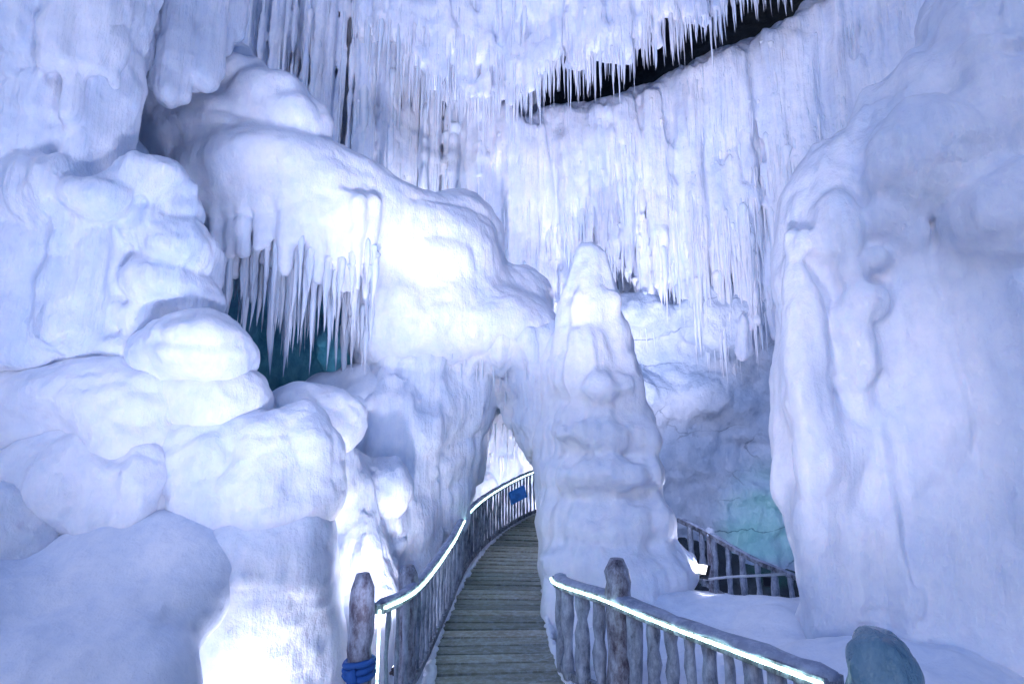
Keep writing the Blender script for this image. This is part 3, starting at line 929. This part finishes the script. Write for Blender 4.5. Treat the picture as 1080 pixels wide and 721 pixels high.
# ------------------------------------------------------------------ boardwalk
Ledge = [P(455, 721, 5.0), P(470, 640, 7.0), P(494, 595, 9.5), P(536, 558, 12.3), P(575, 536, 14.2), P(640, 520, 15.6)]
def onz(p, z): return np.array([p[0], p[1], z])
deckz = lambda y: float(np.interp(y, [0, 5.5, 9.5, 14, 17], [0.0, 0.0, 0.08, 0.30, .5]))
# the centre line runs from the platform under the viewer, through the arch and off to the right
cl = [(0.62, 1.2), (0.40, 2.6), (0.06, 4.4), (-0.13, 5.6), (-0.20, 7.2), (-0.10, 9.2), (0.14, 11.2), (0.62, 13.2), (1.5, 15.2), (2.8, 16.8)]
cl = resample([(x, y, deckz(y)) for x, y in cl], 0.235)
def width(y): return float(np.interp(y, [1.0, 3.0, 4.6, 5.6, 17], [1.25, 1.0, .68, .62, .62]))
def frame(path, i):
    t = path[min(i + 1, len(path) - 1)] - path[max(i - 1, 0)]
    t[2] = 0; t = t / np.linalg.norm(t)
    return t, np.array([t[1], -t[0], 0.0])
bw = empty('boardwalk', cl[30], 'grey plank boardwalk curving away under the ice arch', 'boardwalk')
mb = MB()
rn = random.Random(9)
for i in range(len(cl)):
    t, s = frame(cl, i)
    w = width(cl[i][1]) + rn.uniform(-.015, .02)
    tw = rn.uniform(-.012, .012)
    mb.box(cl[i] + np.array([0, 0, -.02 + rn.uniform(-.007, .007)]), (s + tw * t) * w, t * 0.105, np.array([0, 0, .02]))
po = mb.build('planks', M['deck'], bw)
at = po.data.attributes.new('tone', 'FLOAT', 'POINT')
at.data.foreach_set('value', np.repeat(np.array([rn.random() for _ in range(len(po.data.vertices) // 8)], np.float32), 8))
for sd in (-1, 1):
    em = MB()
    ed = [cl[i] + frame(cl, i)[1] * sd * (width(cl[i][1]) - .01) + np.array([0, 0, .005]) for i in range(len(cl))]
    ed = resample(ed, .07)
    em.tube([p + np.array([rn.uniform(-.02, .02), rn.uniform(-.02, .02), rn.uniform(-.02, .012)]) for p in ed], [rn.uniform(.02, .065) for p in ed], 7, .2, 5 + sd)
    em.build('edge_ice', M['snow'], bw, True)
for sd in (-.42, .42):
    b2 = MB()
    b2.ribbon([cl[i] + frame(cl, i)[1] * sd + np.array([0, 0, -.135]) for i in range(0, len(cl), 3)], .05, .09)
    b2.build('beam', M['rail'], bw)
for i in range(14, len(cl), 14):
    t, s = frame(cl, i)
    for sd in (-.42, .42):
        b2 = MB()
        p = cl[i] + s * sd
        b2.tube([p + np.array([0, 0, -1.0]), p + np.array([0, 0, -.226])], .06, 8, .05, i)
        b2.build('pile', M['rail'], bw)

# ------------------------------------------------------------------ railings
def iced_stump(mb, p, r, z0, z1, seed, seg=12):
    rn = random.Random(seed)
    n = 14
    pts, rs = [], []
    for i in range(n + 1):
        t = i / n
        pts.append((p[0] + rn.uniform(-.006, .006), p[1] + rn.uniform(-.006, .006), z0 + (z1 - z0) * t))
        rs.append(r * (1 + rn.uniform(-.07, .07)) * (1 if t < .93 else (1 - (t - .93) / .07 * .45)))
    mb.tube(pts, rs, seg, .06, seed)

def railing(label, rail_pts, post_at, post_r, base_z, step, led_side, hw=.045, seed=0, thick=1.0, cap=True):
    """rail_pts: handrail path (world); posts are parts; balusters every step metres"""
    path = resample(rail_pts, 0.12)
    root = empty('railing', (path[len(path) // 2][0], path[len(path) // 2][1], base_z(path[len(path) // 2])), label, 'railing', 'frosted boardwalk railings')
    mb = MB(); mb.ribbon(path, hw, .035); hr = mb.build('handrail', M['rail'], root)
    # snow crust lying along the handrail
    rn = random.Random(seed)
    mb = MB()
    mb.tube([p + np.array([0, 0, .035]) for p in path], [hw * (.85 + .25 * rn.random()) * (.55 if i in (0, len(path) - 1) else 1) for i, p in enumerate(path)], 8, .18, seed)
    v = np.array(mb.v); zc = np.repeat([p[2] + .035 for p in path], 8)
    v[:, 2] = zc + (v[:, 2] - zc) * .55
    mb.v = [tuple(x) for x in v]
    mb.build('snow_crust', M['crust'], hr, True)
    if led_side:
        mb = MB()
        q = []
        for i, p in enumerate(path):
            t = path[min(i + 1, len(path) - 1)] - path[max(i - 1, 0)]
            s = np.array([t[1], -t[0], 0]); s /= np.linalg.norm(s)
            q.append(p + s * led_side * (hw + .014) + np.array([0, 0, .012]))
        mb.ribbon(q, .008, .009)
        mb.build('led_strip', M['led'], root)
    mb = MB(); mb.ribbon([np.array([p[0], p[1], base_z(p) + .10]) for p in path], .03, .03); mb.build('bottom_rail', M['rail'], root)
    bp = resample(rail_pts, step)
    for i, p in enumerate(bp[1:-1]):
        mb = MB()
        z0 = base_z(p) + .05
        z1 = p[2] - .02
        n = 7
        rr = rn.uniform(.020, .032) * thick
        mb.tube([(p[0] + rn.uniform(-.006, .006), p[1] + rn.uniform(-.006, .006), z0 + (z1 - z0) * j / n) for j in range(n + 1)], [rr * rn.uniform(.8, 1.3) for j in range(n + 1)], 7, .12, seed * 100 + i)
        mb.build('baluster', M['baluster'], root, True)
    for j, (p, ztop) in enumerate(post_at):
        mb = MB()
        iced_stump(mb, p, post_r, base_z((p[0], p[1], ztop - .2)) - .15, ztop, seed * 10 + j)
        po = mb.build('post', M['post'], root, True)
        if cap:
            cm = Mass(.014, .04)
            cm.rod((p[0], p[1], ztop - .12), (p[0], p[1], ztop - .05), post_r * 1.1, post_r * .95)
            cm.rod((p[0] + post_r * .6, p[1] - post_r * .5, ztop - .05), (p[0] + post_r * .7, p[1] - post_r * .6, ztop - .22), post_r * .5, post_r * .25)
            cv, cf = cm.mesh(amp=.012, f=7, seed=j + seed, fine=.004)
            link_mesh('snow_cap', cv, cf, M['snow'], po)
    return root, path

Lr = [P(398, 642, 4.1), P(438, 619, 5.0), P(473, 574, 7.0), P(496, 537, 9.5), P(530, 513, 12.0), P(565, 497, 14.2), P(610, 485, 15.6)]
pA = P(383, 604, 4.0); pB = P(431, 596, 5.0)
lr_root, lr_path = railing('left boardwalk railing with a white light strip, running up to the arch', Lr, [((pA[0], pA[1]), pA[2]), ((pB[0], pB[1]), pB[2])], .085, lambda p: deckz(p[1]), .22, 1, seed=1, thick=.85, cap=False)
Rr = [P(880, 721, 2.96), P(790, 688, 3.5), P(700, 655, 4.25), P(640, 631, 4.75), P(597, 617, 5.15), P(590, 611, 5.5)]
pC = P(652, 590, 4.7); pD = P(927, 662, 2.55)
rr_root, rr_path = railing('right boardwalk railing with a glowing light strip, nearest the viewer', Rr, [((pC[0], pC[1] + .05), pC[2])], .105, lambda p: deckz(p[1]), .20, -1, hw=.07, seed=2, thick=1.9, cap=False)
# big near stump of ice at the end of the right railing
m = Mass(0.018, 0.05)
m.rod((pD[0], pD[1], pD[2] - .11), (pD[0], pD[1], -.05), .125, .15)
m.rod((pD[0] - .05, pD[1] - .02, pD[2] - .10), (pD[0] - .07, pD[1], pD[2] - .5), .075, .12)
m.rod((pD[0] + .07, pD[1] - .02, pD[2] - .19), (pD[0] + .09, pD[1], pD[2] - .5), .08, .11)
m.rod((pD[0] + .01, pD[1] - .09, pD[2] - .22), (pD[0] + .0, pD[1] - .11, pD[2] - .6), .05, .08)
v, f = m.mesh(amp=0.02, f=5.0, seed=160, fine=0.01, flute=.02, ff=(9, 9, 1.2), lumps=.02, lf=(5, 5, 3.5))
o = link_mesh('ice_stump', v, f, M['teal_ice'])
tag(o, 'stubby teal ice coated post close to the viewer at the bottom right', 'ice post')

# the strip runs on down the near end of the left railing
mb = MB()
e0 = Lr[0]
mb.tube([(e0[0] + .03, e0[1] - .06, e0[2] + .01), (e0[0] + .03, e0[1] - .06, .05)], .010, 6)
mb.build('led_strip', M['led'], lr_root)
# lower railing in the right recess
Br = [P(716, 548, 10.2), P(745, 562, 9.7), P(790, 588, 9.2), P(832, 606, 8.9), P(870, 622, 8.7)]
zb = P(790, 650, 9.2)[2]
railing('lower railing half buried behind the snow bank, without lights', Br, [((P(748, 556, 9.7)[0], P(748, 556, 9.7)[1]), P(748, 556, 9.7)[2])], .06, lambda p: p[2] - .95, .24, 0, seed=3, thick=1.8)
mb = MB()
mb.tube([P(742, 611, 8.2), P(770, 608, 8.2), P(828, 605, 8.3)], .018, 8)
o = mb.build('handrail_pipe', M['white_pipe'], None, True)
tag(o, 'thin white pipe crossing in front of the lower railing', 'pipe')

# ribbon tied round the nearest left post
pr = P(381, 697, 4.0)
mb = MB()
for k in range(3):
    mb.tube([(pA[0] + .094 * math.cos(a), pA[1] + .094 * math.sin(a), pr[2] + (k - 1) * .035 + .012 * math.sin(a + k)) for a in np.linspace(0, 2 * math.pi, 17)], .022, 6, .15, k)
mb.box((pA[0] - .02, pA[1] - .115, pr[2] - .03), (.03, 0, .012), (0, .012, 0), (-.01, 0, .05))
o = mb.build('ribbon', M['blue_cloth'], None, True)
tag(o, 'blue cloth wound round the nearest left railing post', 'cloth')

# blue sign on the left railing
c = P(543, 521, 12.4)
c2 = c + np.array([0.06, -.10, 0])
sg = empty('sign', c2 - np.array([0, 0, .17]), 'small blue sign hung on the left railing before the bend', 'sign')
mb = MB()
mb.box(c2, (.17, .06, .08), (.006, -.018, 0), (-.03, 0, .13))
mb.build('sign_panel', M['blue_sign'], sg)
# ------------------------------------------------------------------ floodlights
def flood(loc, target, power, color, label, size=.9, blend=.8, radius=.12, fixture=True):
    loc = np.array(loc, float); target = np.array(target, float)
    d = target - loc; d /= np.linalg.norm(d)
    l = bpy.data.lights.new('flood_lamp', 'SPOT')
    l.energy = power; l.color = color; l.spot_size = size; l.spot_blend = blend; l.shadow_soft_size = radius
    lo = bpy.data.objects.new('flood_lamp', l)
    C.objects.link(lo)
    lo.location = Vector(loc + d * .06)
    lo.rotation_euler = Vector(d).to_track_quat('-Z', 'Y').to_euler()
    if fixture:
        root = empty('floodlight', loc - np.array([0, 0, .12]), label, 'floodlight', 'floodlights lighting the ice')
        up = np.array([0, 0, 1.0]); s = np.cross(d, up); s /= np.linalg.norm(s); w = np.cross(s, d)
        mb = MB(); mb.box(loc - d * .03, s * .10, d * .035, w * .075); mb.build('housing', M['black_metal'], root)
        mb = MB(); mb.box(loc + d * .012, s * .085, d * .004, w * .06); mb.build('lens', M['lamp_glass'], root)
        mb = MB()
        mb.box(loc - d * .03 + s * .11, s * .006, d * .012, w * .09)
        mb.box(loc - d * .03 - s * .11, s * .006, d * .012, w * .09)
        mb.box(loc - d * .03 - w * .096, s * .116, d * .012, w * .006)
        mb.build('bracket', M['black_metal'], root)
    return lo

W = (0.84, 0.82, 1.0)
V = (0.66, 0.70, 1.0)
PK = (0.80, 0.77, 1.0)
flood(P(240, 812, 4.8), P(285, 690, 5.6), 85, W, 'floodlight hidden behind the lower left snow slope', 2.2, 1.0, .35)
flood(P(425, 700, 5.8), P(385, 520, 7.0), 150, W, 'floodlight behind the left railing aimed up the arch', 1.6, 1.0)
flood(P(738, 600, 7.4), P(690, 500, 6.6), 35, W, 'small white floodlight on the snow bank by the lower railing', 2.6, 1.0)
flood((-2.0, 1.0, 1.7), (2.95, 5.6, 2.5), 560, PK, 'floodlight on a stand left of the viewer aimed at the right massif', .50, 1.0, .2)
flood(P(560, 560, 16.0), P(530, 440, 19), 380, W, 'floodlight beyond the arch', 2.6, 1.0)  # added lamp, brightens the wall showing through the arch
flood(P(812, 612, 10.2), P(820, 560, 12.6), 48, (0.04, 0.75, 0.60), 'teal floodlight low in the recess behind the lower railing', 1.2, 1.0)
flood(P(330, 413, 10.0), P(300, 310, 11.9), 16, (0.15, 0.6, 0.9), 'blue floodlight inside the dark cave', 2.4, 1.0)  # hidden lamp added so that the cave is not left black
flood(P(440, 285, 11.9), P(340, 60, 14.2), 650, W, 'floodlight behind the ice shelf aimed up the organ pipe curtain', 2.2, 1.0, .25)  # extra lamp added to lift the part of the curtain left in shadow
# unseen floods on the ground round the viewing platform, below the frame
flood((-1.6, 2.2, 0.2), (-3.8, 9, 8.6), 440, V, 'floodlight left of the viewing platform', 1.5, 1.0, .3)
flood((0.9, 1.8, 0.2), (-4.6, 8, 6.8), 680, V, 'floodlight right of the viewing platform aimed at the left ice', 1.05, 1.0, .25)  # added fill for the upper left columns and the shelf
flood((-0.3, 1.2, 0.2), (1.2, 12, 12.0), 2900, PK, 'floodlight on the viewing platform', 1.02, 1.0, .25)
flood((2.6, 8.9, 0.4), (0.6, 13.0, 10), 1600, PK, 'floodlight behind the snow bank', 1.9, 1.0, .2)

# ------------------------------------------------------------------ sky and soft dusk light
w = bpy.data.worlds.new('World')
S.world = w
w.use_nodes = True
nt = w.node_tree
bg = nt.nodes['Background']
sky = nt.nodes.new('ShaderNodeTexSky')
sky.sky_type = 'NISHITA'
sky.sun_disc = False
sky.sun_elevation = R(12)
sky.sun_rotation = R(200)
tint = nt.nodes.new('ShaderNodeMix'); tint.data_type = 'RGBA'; tint.blend_type = 'MULTIPLY'
tint.inputs[0].default_value = 1.0
tint.inputs[7].default_value = (0.46, 0.56, 1.0, 1)
nt.links.new(sky.outputs['Color'], tint.inputs[6])
nt.links.new(tint.outputs[2], bg.inputs['Color'])
bg.inputs['Strength'].default_value = 0.095
sun = bpy.data.lights.new('sun', 'SUN')
sun.energy = 0.5; sun.angle = R(25); sun.color = (0.36, 0.52, 1.0)
so = bpy.data.objects.new('sun', sun)
C.objects.link(so)
so.rotation_euler = (R(50), 0, R(-20))

S.view_settings.view_transform = 'Standard'
S.view_settings.look = 'None'
S.view_settings.gamma = 1
S.view_settings.exposure = 0.62
S.cycles.max_bounces = 5
S.cycles.diffuse_bounces = 4
S.cycles.use_adaptive_sampling = True
S.cycles.adaptive_threshold = 0.06
S.cycles.adaptive_min_samples = 16
S.cycles.use_denoising = True
